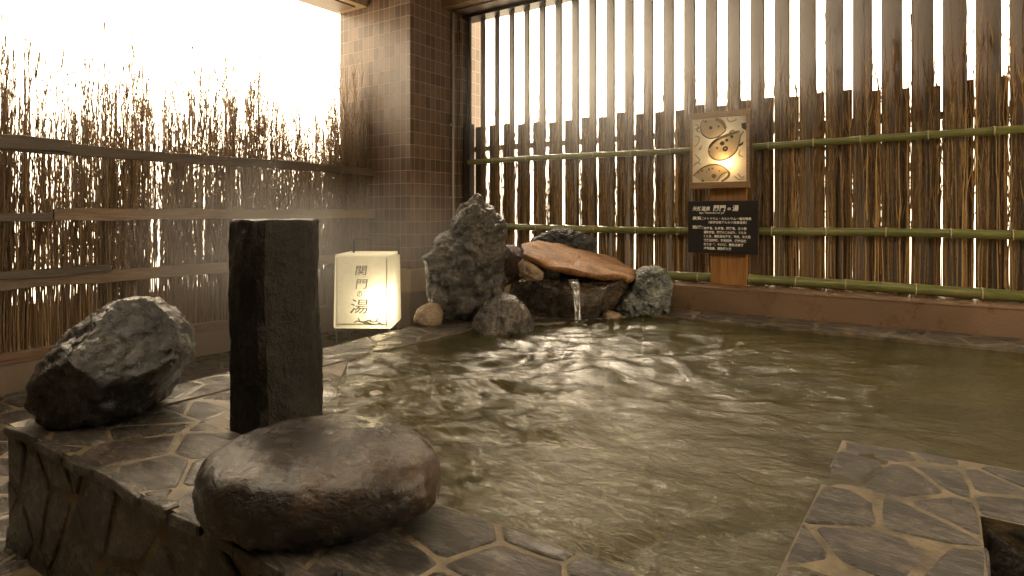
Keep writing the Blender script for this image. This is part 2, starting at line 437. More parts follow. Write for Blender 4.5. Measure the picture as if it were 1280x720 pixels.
for k, p in rim_pieces.items():
    cx, cy_ = sum(x for x,_ in p)/len(p), sum(y for _,y in p)/len(p)
    top = -.020 if k == 'corner' else (.004 if k == 'far' else -.010)
    b.prism([(x+(cx-x)*.0, y+(cy_-y)*.0) for x,y in p], -.62, top)
rim = b.build('pool_rim', M['grout']); tag(rim, 'raised rim of the pool faced in irregular slate', 'pool rim', kind='structure')
b = MB()
def flat(z0, slope=None):
    return lambda x, y, h: (x, y, z0 + h + (slope(x, y) if slope else 0))
szs = {'front':(.34,.25,21),'cross':(.36,.22,6),'spur':(.34,.2,7),'side':(.27,.3,11),'side2':(.3,.26,15),'back':(.3,.3,13),'far':(.36,.2,17),'corner':(.34,.27,23)}
for k, p in rim_pieces.items():
    sx, sy, sd_ = szs[k]
    f = flat(.002 if k == 'far' else -.012) if k != 'corner' else flat(-.020, lambda x, y: -.016*max(0, (x+3.36)*.6+(y-1.67)*.5))
    stones(b, crazy(inset(p, .004), sx, sy, sd_, .018 if k in ('cross','spur') else .036 if k == 'far' else .015), f, sd_+1)
# stones facing the front and the outer side of the rim
stones(b, crazy([(-3.685,-.6),(.1,-.6),(.1,-.03),(-3.685,-.03)], .33, .3, 31, .032), lambda x, z, h: (x, 1.0885-h, z), 32, .007)
stones(b, crazy([(1.09,-.6),(5.9,-.6),(5.9,-.03),(1.09,-.03)], .3, .26, 35, .03), lambda y, z, h: (-3.68 - .2*min(1,max(0,(y-1.1)/3.0)) - h + .004, y, z), 36, .016)
stones(b, crazy([(.12,-.6),(3.2,-.6),(3.2,-.03),(.12,-.03)], .34, .26, 37, .03), lambda x, z, h: (x, 2.598-h, z), 38, .01)
stones(b, crazy([(1.1,-.6),(2.58,-.6),(2.58,-.03),(1.1,-.03)], .34, .26, 39, .03), lambda y, z, h: (.1+h, y, z), 40, .012)
# ragged slab edges along the front lip
r = rng(77); x = -3.70
while x < .05:
    L = r.uniform(.18,.42); x1 = min(x+L, .09)
    p = [(x+.006,1.066+r.uniform(0,.014)),(x+L*.5,1.06+r.uniform(0,.02)),(x1-.006,1.066+r.uniform(0,.014)),(x1-.006,1.12),(x+.006,1.12)]
    stones(b, [p], lambda X, Y, h: (X, Y, -.014+h), r.random()*99, .010, .04)
    x = x1
b.build('paving_stones', M['paving'], rim)
def pool_z(x, y):
    d = max(0, (x+3.0)*.62 + (y-2.1)*.25) if y < 5 else max(0, x+3.1)
    return -.62 + .50*math.exp(-(d/.75)**2) + .02*noise.noise(Vector((x*3, y*3, 1)))
b = MB(); vs = []; fs = []; gx, gy = 60, 50
for j_ in range(gy+1):
    for i_ in range(gx+1):
        x, y = -3.45+6.6*i_/gx, 1.3+4.85*j_/gy; vs.append((x, y, pool_z(x, y)))
for j_ in range(gy):
    for i_ in range(gx):
        k = j_*(gx+1)+i_; x, y = -3.45+6.6*(i_+.5)/gx, 1.3+4.85*(j_+.5)/gy
        if x > .03 and y < 2.7: continue
        fs.append((k, k+1, k+gx+2, k+gx+1))
b.add(vs, fs)
tag(b.build('pool_floor', M['poolfloor'], None, True), 'sunken pool floor with a shallow stone ledge', 'pool floor', kind='structure')

# water
SPOUT = P(722, 399, 5.77)
def wave(x, y):
    wx = x + .22*noise.noise(Vector((x*1.3, y*1.3, 3.1))); wy = y + .22*noise.noise(Vector((x*1.3, y*1.3, 7.7)))
    a = .25 + .75*math.exp(-(((x+1.9)/1.5)**2 + ((y-3.2)/1.6)**2))
    c, s = math.cos(.55), math.sin(.55)
    p, q = wx*c+wy*s, -wx*s+wy*c
    a *= .45 + 1.25*max(0, min(1, .5+1.1*noise.noise(Vector((x*.9+3, y*.9, 6.2)))))
    h = .50*noise.noise(Vector((p*1.9, q*3.4, .3))) + .36*noise.noise(Vector((p*4.6+9, q*6.8, 1.3))) + .11*noise.noise(Vector((p*9.5, q*13+4, 2.3)))
    h += .05*noise.noise(Vector((p*22, q*30, 5.3)))
    d = math.hypot(x-SPOUT.x, y-SPOUT.y)                   # rings and chop where the stream lands
    h += .9*math.exp(-d/.45)*math.sin(d*38+2*noise.noise(Vector((x*4, y*4, 0))))*.5 + .5*math.exp(-(d/.16)**2)*noise.noise(Vector((x*30, y*30, 3)))
    return .074*a*h
x0, x1, y0, y1, st = -3.9, 3.2, 1.3, 6.2, .021
nx, ny = int((x1-x0)/st), int((y1-y0)/st)
vs = []; fs = []
for j in range(ny+1):
    for i in range(nx+1):
        x, y = x0+(x1-x0)*i/nx, y0+(y1-y0)*j/ny
        vs.append((x, y, -.020 + wave(x, y)))
for j in range(ny):
    for i in range(nx):
        x, y = x0+(x1-x0)*(i+.5)/nx, y0+(y1-y0)*(j+.5)/ny
        if (x > .06 and y < 2.68) or x < -3.66 or y > 6.15 or y < 1.3: continue
        k = j*(nx+1)+i; fs.append((k, k+1, k+nx+2, k+nx+1))
me = bpy.data.meshes.new('water'); me.from_pydata(vs, [], fs); me.update()
bm = bmesh.new(); bm.from_mesh(me); bmesh.ops.delete(bm, geom=[v for v in bm.verts if not v.link_faces], context='VERTS'); bm.to_mesh(me); bm.free()
wo = link('water', me, M['water'], None, True); tag(wo, 'rippling olive brown hot spring water filling the pool', 'water', kind='structure')

# low walls
b = MB(); b.box(-5.6, 4.5, 6.35, 7.2, -.62, .225)
b2 = MB(); b2.box(-5.6, 4.5, 6.345, 7.2, .227, .247)
pw = b.build('parapet_wall', M['plaster']); tag(pw, 'low brown plastered wall behind the pool under the louvers', 'wall')
b2.build('coping', M['plaster'], pw, bevel=.006)
b = MB(); b.box(-7.25, -7.02, -5, 5.82, -.6, .15)
lw = b.build('parapet_wall', M['kerb']); tag(lw, 'low tan wall standing behind the twig fence', 'wall')
b = MB(); b.box(-7.0, -6.25, -5, 5.815, -.6, -.215); tag(b.build('kerb', M['kerb'], bevel=.01), 'tan concrete kerb carrying the twig fence', 'kerb', kind='structure')

# roof, beams, unseen walls that shape the light
b = MB(); b.box(-6.95, 4.9, 1.9, 6.95, 4.25, 4.45); b.box(-6.95, 4.9, -5.0, -.2, 4.25, 4.45); b.box(-6.95, -4.4, -.19, 1.89, 4.25, 4.45); b.box(.6, 4.9, -.19, 1.89, 4.25, 4.45); tag(b.build('ceiling', M['ceiling']), 'tan ceiling over the open air bath', 'ceiling', kind='structure')
def beam(name, label, bx, strip):
    m = MB(); m.box(*bx); o = m.build(name, M['beam'], bevel=.006); tag(o, label, 'beam', 'beams under the roof')
    m = MB(); m.box(*strip); m.build('soffit_strip', M['soffit'], o); return o
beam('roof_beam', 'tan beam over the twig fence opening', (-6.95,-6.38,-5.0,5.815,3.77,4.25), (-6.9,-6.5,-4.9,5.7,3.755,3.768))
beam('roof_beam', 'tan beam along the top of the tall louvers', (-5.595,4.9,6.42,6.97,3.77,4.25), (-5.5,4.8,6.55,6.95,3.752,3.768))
b = MB(); b.box(-7.2, -6.96, -5.0, 1.25, .16, 4.25); b.box(4.5, 4.7, -5.0, 2.6, -.7, 4.25); b.box(-6.95, 4.49, -5.2, -5.0, -.7, 4.25)  # out of view, added to cut the light from the side and behind
tag(b.build('light_shaping_wall', M['wallback']), 'unseen dark walls added to shape the light on the bath', 'wall')

# tiled pillar
pil = empty('tiled_pillar', (-6.275, 6.4, -.6)); tag(pil, 'square pillar of brown tiles between the two fences', 'pillar')
def shell(mb, d, z0, z1): mb.box(-.675-d, .675+d, -.58-d, 1.0, z0, z1)
b = MB(); shell(b, 0, .88, 5.0); b.build('tile_facing', M['tile'], pil, bevel=.004)
b = MB(); shell(b, .012, .58, .875); b.build('base_band', M['base'], pil, bevel=.012)
b = MB(); shell(b, -.012, 0, .578); b.build('plinth', M['kerb'], pil)
b = MB(); b.box(.68, .73, .35, .95, .95, 4.35); b.build('side_pier', M['tile'], pil)
pp = MB(); pp.tube([(-5.545, 6.60, -.2), (-5.545, 6.60, 3.74)], .016, 10)
po = pp.build('conduit_pipe', M['pipe'], None, True); tag(po, 'thin pale vertical pipe on the tiled pillar side', 'pipe')
for z in (.2, 1.2, 2.2, 3.2):
    m = MB(); m.box(-5.598, -5.524, 6.592, 6.608, z, z+.03); m.build('pipe_clip', M['pipe'], po)

# ------------------------------------------------------------------ louver screen
SP = .2425; X0 = -5.256
scr = empty('louver_screen', (0, 6.9, .247)); tag(scr, 'tall screen of angled brown upright louvers behind the board fence', 'louver screen')
lv = None
al = R(41); hw = .1085
for k in range(35):
    x = X0 + (k-1)*SP
    if x < -5.55: continue
    if lv is None:
        m = MB(); c, s = math.cos(al)*hw, math.sin(al)*hw; tx, ty = math.sin(al)*.011, math.cos(al)*.011
        m.prism([(c+tx,-s+ty),(c-tx,-s-ty),(-c-tx,s-ty),(-c+tx,s+ty)], .0, 3.52)
        lv = m.build('louver', M['louver'], scr); o = lv
    else:
        o = lv.copy(); C.objects.link(o); o.parent = scr
    o.location = (x, 0, 0)
m = MB(); m.box(-5.53, 3.0, -.12, .12, 3.46, 3.50); m.build('head_channel', M['darkmetal'], scr)

# ------------------------------------------------------------------ board fence with brushwood and bamboo
bf = empty('board_fence', (0, 6.99, .247)); tag(bf, 'dark board fence with brushwood and bamboo poles along the far wall', 'fence')
m = MB(); r = rng(5)
for k in range(34):
    x = X0 + (k-1)*SP + .098
    if x < -5.45: continue
    q_ = r.uniform(-.006,.006); m.box(x-.058+q_, x+.046+q_, -.002, .018, 0, 1.955 + r.uniform(-.03,.02))
m.build('board_panel', M['board'], bf)
m = MB(); m.box(-5.5, 3.0, .02, .05, 1.62, 1.69); m.build('cross_rail', M['post'], bf)
m = MB(); m.box(-5.50, -5.39, -.22, -.11, 0, 1.99); m.build('end_post', M['post'], bf, bevel=.008)
def bamboo(z, y, rad, seed, dz=0.0):
    r = rng(seed); m = MB(); x = -5.37; first = True
    cuts = [x]
    while x < 3.0: x += r.uniform(.40,.56); cuts.append(x)
    for i in range(len(cuts)-1):
        a, c = cuts[i], cuts[i+1]
        zz = lambda q: z + dz*(q+5.37)/8.4 + .010*math.sin(q*1.3+seed)
        xs = [a, a+.012, a+.03, a+.1, (a+c)/2, c-.1, c-.03, c-.012, c]
        rr = [rad*1.0, rad*1.09, rad*1.0, rad*.97, rad*.96, rad*.97, rad*1.0, rad*1.07, rad*1.0]
        m.tube([(q, y, zz(q)) for q in xs], rr, 14, 0, .5, cap=(i in (0, len(cuts)-2)))
        m.tube([(c-.006, y, zz(c)), (c+.006, y, zz(c))], rad*1.03+.0045, 14, 1, .5)
    return m.build('bamboo_rail', [M['bamboo'], M['bnode']], bf, True)
bamboo(1.443, -.26, .036, 1); bamboo(.562, -.26, .042, 2); bamboo(.058, -.30, .05, 3, .004)

def sprig(mb, p, h, r0, r_, lean=.03, side=5, t=None, segs=9, wob=.012, n=3, slen=.22, spread=1.0):
    t = r_.random() if t is None else t
    pts = []; lx, ly = r_.gauss(0, lean), r_.gauss(0, lean*.5); ph = r_.uniform(0, 50)
    for i in range(segs+1):
        k = i/segs; v = noise.noise_vector(Vector((ph, k*4.5, 0)))
        pts.append(Vector((p[0]+lx*k*h+v.x*wob*(.4+k), p[1]+ly*k*h+v.y*wob*.5, p[2]+h*k)))
    mb.tube(pts, [r0*(1-.75*i/segs) for i in range(segs+1)], n, 0, t, cap=False)
    for _ in range(side):
        i = r_.randint(int(segs*.3), segs-1); q = pts[i]; L = r_.uniform(.35,1.0)*slen
        a = r_.uniform(-1,1)*.35*spread; d = Vector((a, r_.uniform(-.12,.12), 1)).normalized()
        e = q + d*L + Vector((a*.1*L, 0, 0)); mid = q + d*L*.5 + Vector((r_.uniform(-.01,.01), 0, 0))
        mb.tube([q, mid, e], [r0*.65, r0*.55, r0*.25], n, 0, min(1, t+r_.uniform(-.1,.2)), cap=False)

m = MB(); r = rng(12)
for k in range(34):
    xl = X0 + (k-1)*SP
    if xl < -5.4: continue
    for q in range(40):
        tan = -xl/6.9
        half = .5*(.164-.142*max(0,tan))
        xa = r.uniform(xl-half*1.0, xl+.098+.09*tan+.052) if r.random() < .97 else r.uniform(xl-.08, xl+.16)
        if xl+half+.004 < xa < xl+.058+.09*tan-.004 and r.random() < .3: continue
        y = r.uniform(-.21, -.12)
        x = xa + (-y-.09+.0)*max(0,tan)
        if x < -5.38: continue
        z0 = r.choice([0.0, 0.0, r.uniform(0,1.2)])
        top = r.triangular(1.2, 2.6 + max(0,(xl+3)*.12), 1.95)
        if top - z0 < .4: continue
        sprig(m, (x, y, z0), top-z0, r.uniform(.0038,.0075), r, .012, r.randint(3,8), r.random()**1.4, 8, .02, 3, .3, .5)
bw = m.build('brushwood', M['twig_right'], bf); tag(bw, kind='stuff')

# ------------------------------------------------------------------ twig fence on the open side
tf = empty('twig_fence', (-6.23, 0, -.215)); tag(tf, 'screen of upright bare twigs held by weathered wooden rails', 'fence')
def plank(y0, y1, z, h, mat, seed, x=0.0, th=.028):
    """a split board lying along the fence, its edges uneven"""
    n = max(6, int((y1-y0)/.12)); vs = []; fs = []
    for i in range(n+1):
        y = y0+(y1-y0)*i/n; a = .014*noise.noise(Vector((y*2.1, seed, 0))) + .006*noise.noise(Vector((y*8, seed, 1))); c = .014*noise.noise(Vector((y*2.3, seed, 5)))+ .006*noise.noise(Vector((y*9, seed, 2)))
        mid = .012*noise.noise(Vector((y*.8, seed, 9)))
        vs += [(x, y, z-h/2+a+mid), (x, y, z+h/2+c+mid), (x-th, y, z+h/2+c+mid), (x-th, y, z-h/2+a+mid)]
    for i in range(n):
        q = 4*i
        for k in range(4): fs.append((q+k, q+(k+1)%4, q+4+(k+1)%4, q+4+k))
    fs += [(3,2,1,0), tuple(4*n+k for k in range(4))]
    m = MB(); m.add(vs, fs); return m.build('rail', mat, tf, bevel=.004, seg=1)
Z = .215
plank(-2.5, 5.81, 1.545+Z, .098, M['raildark'], 1); plank(-2.5, 2.28, 1.575+Z, .11, M['raildark'], 2, .03)
plank(2.16, 5.81, .985+Z, .105, M['rail'], 3); plank(-2.5, 2.15, .965+Z, .075, M['raildark'], 4, .004)
plank(-2.5, 5.81, .425+Z, .11, M['rail'], 5); plank(-2.5, 2.6, .50+Z, .07, M['raildark'], 6, .03)
plank(-2.5, 5.81, .03, .085, M['kerbwood'], 7, -.005, .12)
for y in (.2, 2.75, 4.2):
    m = MB(); m.box(-.45, -.39, y-.045, y+.045, .075, 1.78); m.build('post', M['raildark'], tf, bevel=.006)
m = MB(); r = rng(42)
for k in range(2700):
    y = r.uniform(-.6, 5.80); x = r.uniform(-.62, -.10)
    hmax = 2.2 + .5*noise.noise(Vector((y*1.1, 0, 4))) + .25*noise.noise(Vector((y*4, 0, 8)))
    hh = r.triangular(1.1, hmax+1.1, hmax)
    sprig(m, (x, y, .0), hh, r.uniform(.0034,.0076), r, .03, r.randint(6,12), None, 11, .03, 3, .34)
for k in range(170):                                    # thicker growth beside the pillar
    y = r.uniform(5.2, 5.79); x = r.uniform(-.6, -.02)
    sprig(m, (x, y, .0), r.triangular(1.6,3.4,2.5), r.uniform(.003,.006), r, .03, r.randint(5,10), r.uniform(.1,.7), 11, .03, 3, .4)
bw = m.build('brushwood', M['twig_left'], tf); tag(bw, kind='stuff')

# ------------------------------------------------------------------ rocks
def ico(sub):
    bm = bmesh.new(); bmesh.ops.create_icosphere(bm, subdivisions=sub, radius=1); bm.verts.ensure_lookup_table()
    vs = [v.co.copy() for v in bm.verts]; fs = [tuple(v.index for v in f.verts) for f in bm.faces]; bm.free(); return vs, fs
ICO = {}
def finish_rock(name, vs, fs, mat, label, loc, rz, group=None, cat='rock'):
    me = bpy.data.meshes.new(name); me.from_pydata(vs, [], fs); me.update()
    o = link(name, me, mat, None, True); o.location = loc; o.rotation_euler = (0, 0, rz)
    tag(o, label, cat, group); return o
def outline_rock(name, label, mat, Y, px, depth, seed, sub=5, rough=.05, facets=8, block=.75, group=None, cat='rock', strata=0.0, planes=()):
    """a solid rock whose height and width follow the outline px seen at depth Y; depth is its half thickness"""
    cx, cz = sum(p[0] for p in px)/len(px), sum(p[1] for p in px)/len(px)
    k = Y/FPX; poly = [((u-cx)*k, -(v-cz)*k) for u, v in px]
    if sub not in ICO: ICO[sub] = ico(sub)
    dirs, fs = ICO[sub]
    def rad(th):
        c, s = math.cos(th), math.sin(th); best = 0
        for i in range(len(poly)):
            (ax, ay), (bx, by) = poly[i], poly[(i+1) % len(poly)]
            den = c*(by-ay)-s*(bx-ax)
            if abs(den) < 1e-9: continue
            t = (ax*(by-ay)-ay*(bx-ax))/den; q = (ax*s-ay*c)/den
            if t > 0 and -1e-6 <= q <= 1+1e-6: best = max(best, t)
        return best
    N = 360; tab = [rad(2*math.pi*i/N) for i in range(N)]
    for _ in range(3): tab = [(tab[i-1]+2*tab[i]+tab[(i+1)%N])/4 for i in range(N)]
    mean = sum(tab)/N; r = rng(seed); size = mean
    pl = []
    for _ in range(facets):
        nrm = Vector((r.uniform(-1,1), -r.uniform(.25,1.0) if r.random() < .75 else r.uniform(.2,1), r.uniform(-.8,1))).normalized(); pl.append((nrm, r.uniform(.62,.92)))
    pl += [(Vector(a).normalized(), o) for a, o in planes]
    vs = []
    off = Vector((seed*3.1, seed*1.7, seed*.9))
    for d in dirs:
        cp = math.hypot(d.x, d.z); th = math.atan2(d.z, d.x) % (2*math.pi)
        f = th/(2*math.pi)*N; i = int(f) % N; R_ = tab[i]*(1-(f-int(f)))+tab[(i+1)%N]*(f-int(f))
        wgt = min(1, cp*1.6); wgt = wgt*wgt*(3-2*wgt); R_ = mean*(1-wgt)+R_*wgt
        c = cp**block; s = math.copysign(abs(d.y)**block, d.y)
        L = (c**2.0+abs(s)**2.0)**.5; c2, s2 = (c, s) if block >= 1 else (c/max(L,1e-6)**.55, s/max(L,1e-6)**.55)
        p = Vector((R_*math.cos(th)*c2 if cp > 1e-6 else 0, depth*s2, R_*math.sin(th)*c2 if cp > 1e-6 else 0))
        for nrm, o in pl:
            sup = math.sqrt((nrm.x*size)**2+(nrm.y*depth)**2+(nrm.z*size)**2)*o
            e = p.dot(nrm)-sup
            if e > 0: p = p - nrm*e*.85
        q = p/size
        h = .6*(noise.ridged_multi_fractal(q*1.1+off, 1.0, 2.1, 5, 1.0, 2.0)-1.0) + .9*noise.fractal(q*1.9+off, .9, 2.1, 5)
        h += .55*noise.fractal(q*5+off, .9, 2.2, 5); h += 1.1*(abs(noise.noise(q*2.3+off*1.3))-.25) + .55*(abs(noise.noise(q*5.1+off*.7))-.25) + .25*(abs(noise.noise(q*11+off*.4))-.25)
        if strata:
            h -= 3.0*max(0, .13-abs(noise.noise(Vector((q.x*.9+q.z*1.1, q.y*.8, q.z*1.6-q.x*.7))*1.2+off*.3)))
            h += strata*noise.noise(Vector((q.x*1.3+q.z*2, q.y*1.5, q.z*7-q.x*4))+off)
        n = Vector((d.x, d.y, d.z)); h += .35
        p = p + n*h*rough*size*(.35+.65*min(1, abs(d.y)*1.5+.1))
        vs.append(tuple(p))
    c = P(cx, cz, Y)
    return finish_rock(name, vs, fs, mat, label, c, YAW, group, cat)

WALL = 'rocks of the waterfall pile'
outline_rock('boulder', 'wet black rounded boulder sitting on the slate rim near the corner', M['boulder'], 3.16,
    [(61, 488), (64, 470), (71, 447), (90, 418), (116, 396), (141, 378), (158, 372), (179, 374), (197, 389), (214, 405), (227, 427), (229, 445), (220, 463), (206, 481), (194, 504), (173, 522), (132, 528), (93, 526), (76, 513), (66, 501)],
    .40, 3, 6, .062, 0, 1.0, cat='boulder', strata=.5, planes=(((-.5,-.5,.75),.72),((.55,-.45,.6),.8),((-.1,-.95,-.3),.85)))
outline_rock('standing_rock', 'tall grey brown rock standing upright at the pool corner', M['tallrock'], 6.05,
    [(588,248),(600,245),(614,257),(628,280),(630,300),(626,328),(632,350),(630,378),(612,400),(575,412),(550,406),(540,380),(533,345),(534,318),(549,302),(562,288),(570,266),(578,252)],
    .34, 8, 6, .135, 2, .95, WALL, strata=.6)
outline_rock('ledge_rock', 'broad brown ledge block the water pours from', M['ledge'], 6.3,
    [(624,353),(660,348),(720,349),(792,347),(800,365),(785,396),(745,407),(690,409),(640,406),(622,380)], .42, 15, 6, .07, 4, .5, WALL)
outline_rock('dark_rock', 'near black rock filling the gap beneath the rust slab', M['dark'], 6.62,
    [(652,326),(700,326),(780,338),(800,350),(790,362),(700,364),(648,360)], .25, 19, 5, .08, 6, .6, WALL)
outline_rock('rugged_rock', 'jagged black rock rising behind the rust slab', M['black'], 7.05,
    [(662,303),(672,293),(690,287),(715,289),(735,295),(751,305),(754,322),(700,332),(664,322)], .2, 23, 6, .15, 7, .8, WALL, strata=.9)
outline_rock('reddish_rock', 'small reddish brown block beside the tall standing rock', M['red'], 6.45,
    [(622,311),(632,306),(650,307),(655,316),(652,350),(630,358),(619,350)], .2, 27, 4, .06, 6, .6, WALL)
outline_rock('tan_rock', 'small tan stone wedged beneath the rust slab', M['tan'], 6.12,
    [(647,330),(655,322),(668,326),(681,340),(678,350),(660,352),(649,346)], .11, 29, 4, .05, 4, .8, WALL)
outline_rock('green_rock', 'pale grey green rock at the end of the pile by the wall', M['green'], 6.3,
    [(797,342),(806,334),(822,333),(837,341),(842,353),(838,370),(832,392),(800,402),(775,400),(766,384),(780,365),(790,352)], .3, 33, 6, .11, 7, .75, WALL, strata=.3)
outline_rock('grey_boulder', 'rounded grey boulder in the water in front of the standing rock', M['grey'], 5.5,
    [(590,406),(597,390),(610,376),(628,368),(645,371),(656,382),(666,400),(668,420),(630,426),(596,420)], .28, 37, 6, .085, 5, .85, WALL)
outline_rock('rim_stone', 'small tan stone lying on the rim by the lantern', M['tan'], 5.62,
    [(517,398),(521,386),(534,379),(548,380),(554,391),(552,406),(530,409),(518,405)], .13, 41, 4, .05, 5, .85, cat='stone')
outline_rock('pebble', 'little tan pebble at the water edge below the ledge', M['tan'], 6.0,
    [(750,394),(760,388),(774,391),(780,398),(765,404),(750,402)], .06, 43, 4, .05, 3, .85, cat='stone')
for k, (u, v, Y, s_, lb) in enumerate([(438,488,3.62,.15,'whitish flat stone lying just under the water near the basalt post'), (412,477,3.76,.12,'small pale stone under the water close behind the basalt post'),
                     (468,492,3.55,.10,'small pale stone under the water furthest from the basalt post'), (562,638,2.13,.06,'tiny pale stone at the water edge beside the flat round stone')]):
    px = [(u+s_*FPX/Y*.5*math.cos(a)*(1+.15*math.sin(3*a+k)), v+s_*FPX/Y*.22*math.sin(a)) for a in [i*math.pi/6 for i in range(12)]]
    o = outline_rock('submerged_stone', lb, M['pale'], Y, px, s_*.5, 50+k, 4, .05, 4, .85, 'stones under the water', 'stone'); o.location.z = -.035

def slab(name, label, mat, top, thick, seed, group=None):
    """a split slab: top outline in space, given thickness, uneven faces"""
    top = [Vector(p) for p in top]; n0 = len(top); pts = []
    for i in range(n0):
        a, c = top[i], top[(i+1) % n0]
        for k in range(8): pts.append(a.lerp(c, k/8))
    n = len(pts); cen = sum(pts, Vector())/n
    nrm = Vector()
    for i in range(n): nrm += (pts[i]-cen).cross(pts[(i+1)%n]-cen)
    nrm.normalize()
    if nrm.z < 0: nrm = -nrm
    vs = [cen.copy()]; fs = []; rings = []
    for s_, d in [(.15,0),(.3,0),(.45,0),(.6,0),(.75,0),(.9,0),(.985,.002),(1.0,.010),(.985,thick*.5),(.95,thick*.92),(.88,thick),(.6,thick),(.3,thick)]:
        rings.append(len(vs))
        for p in pts:
            q = cen + (p-cen)*s_ - nrm*d
            v = noise.noise_vector(q*5+Vector((seed,0,0)))*.022 + noise.noise_vector(q*16+Vector((seed,3,0)))*.011
            vs.append(q+v)
    vs.append(cen-nrm*thick)
    for i in range(n): fs.append((0, rings[0]+i, rings[0]+(i+1)%n))
    for a, c in zip(rings, rings[1:]):
        for i in range(n): fs.append((a+i, c+i, c+(i+1)%n, a+(i+1)%n))
    for i in range(n): fs.append((rings[-1]+(i+1)%n, rings[-1]+i, len(vs)-1))
    vs = [v-cen for v in vs]
    o = finish_rock(name, [tuple(v) for v in vs], fs, mat, label, cen, 0, group)
    bm = bmesh.new(); bm.from_mesh(o.data); bmesh.ops.recalc_face_normals(bm, faces=bm.faces); bm.to_mesh(o.data); bm.free()
    return o
slab('rust_slab', 'tilted flat rust coloured slab lying across the top of the pile', M['orange'],
     [P(652,303,6.35), P(654,317,6.02), P(690,331,5.98), P(724,337,6.0), P(760,344,6.05), P(792,347,6.15), P(797,340,6.5), P(770,322,6.9), P(720,308,6.9), P(672,299,6.7)], .07, 4, WALL)

# basalt post
def basalt_post():
    plan = [(-1.335,2.97),(-1.325,2.92),(-1.135,2.782),(-1.10,2.782),(-.965,2.90),(-.95,2.97),(-.99,3.20),(-1.13,3.29),(-1.31,3.22)]
    cx, cy_ = -1.13, 3.02; r = rng(3)
    pts = []
    for i in range(len(plan)):
        a, c = plan[i], plan[(i+1)%len(plan)]; L = math.hypot(c[0]-a[0], c[1]-a[1]); n = max(1, int(L/.02))
        for k in range(n): pts.append((a[0]+(c[0]-a[0])*k/n-cx, a[1]+(c[1]-a[1])*k/n-cy_))
    n = len(pts); H = 60; zs = [-.12 + 1.08*i/H for i in range(H+1)]
    vs = []; fs = []
    prof = [(z, 1.0) for z in zs] + [(.966,.985),(.969,.95),(.969,.7),(.969,.4)]
    for z, s_ in prof:
        tap = 1.0 + .035*max(0, min(1, (.75-z)/.8))
        sh = .018*noise.noise(Vector((0, 1.5, z*2.0))) 
        for x, y in pts:
            a = math.atan2(y, x); q = Vector((math.cos(a)*1.2, math.sin(a)*1.2, z*2.2))
            d = .013*noise.fractal(q*1.5, .9, 2.1, 6) + .0025*noise.noise(q*11)
            edge = 1.0
            vs.append((x*s_*tap*(1+d/.22)+sh*.6+.012*max(0,.9-z), y*s_*tap*(1+d/.22), z + (.006*noise.noise(Vector((x*9,y*9,2))) if z > .9 else 0)))
    for k in range(len(prof)-1):
        for i in range(n): fs.append((k*n+i, k*n+(i+1)%n, (k+1)*n+(i+1)%n, (k+1)*n+i))
    e = (len(prof)-1)*n; vs.append((0,0,.969)); fs += [(e+i, e+(i+1)%n, len(vs)-1) for i in range(n)]
    loc = Vector((CY*cx-SY*cy_, SY*cx+CY*cy_, 0))
    me = bpy.data.meshes.new('basalt_post'); me.from_pydata(vs, [], fs); me.update()
    o = link('basalt_post', me, M['basalt'], None, False); o.location = loc; o.rotation_euler = (0,0,YAW)
    me.polygons.foreach_set('use_smooth', [True]*len(me.polygons))
    try: me.set_sharp_from_angle(angle=R(32))
    except Exception: pass
    tag(o, 'tall black basalt post with a flat top standing in the pool edge', 'stone post')
basalt_post()

# flat round stone on the rim
def round_stone():
    dirs, fs = ICO.setdefault(6, ico(6)); vs = []
    for d in dirs:
        a = math.atan2(d.y, d.x); ch = math.hypot(d.x, d.y)
        R_ = 1 + .05*math.cos(2*a-.4) + .035*math.cos(3*a+.8)
        e = .66; c = ch**e; s_ = math.copysign(abs(d.z)**e, d.z)
        x, y, z = .372*R_*c*math.cos(a) if ch > 1e-6 else 0, .345*R_*c*math.sin(a) if ch > 1e-6 else 0, .138*s_
        z += .012*(1-c)*math.cos(a)
        if z > 0: z *= 1 - .10*(x/.4) + .12*(y/.35)
        q = Vector((x, y, z))
        h = .012*noise.fractal(q*3.4+Vector((4,1,2)), .9, 2.1, 5) + .004*noise.fractal(q*14, .9, 2.1, 4)
        if z < 0: h += .012*noise.ridged_multi_fractal(q*8, 1, 2.1, 4, 1, 2)-.012
        vs.append(tuple(q + d*h))
    X, Y = -.638, 2.12
    finish_rock('flat_round_stone', vs, fs, M['round'], 'big flat rounded wet brown stone resting on the rim in front of the post', (CY*X-SY*Y, SY*X+CY*Y, .112), YAW, None, 'stone')
round_stone()
outline_rock('stone_chip', 'tiny black stone chip on the rim at the front', M['dark'], 1.72, [(418,716),(421,711),(427,712),(430,722),(424,728),(417,726)], .012, 71, 3, .05, 3, .9, cat='stone')

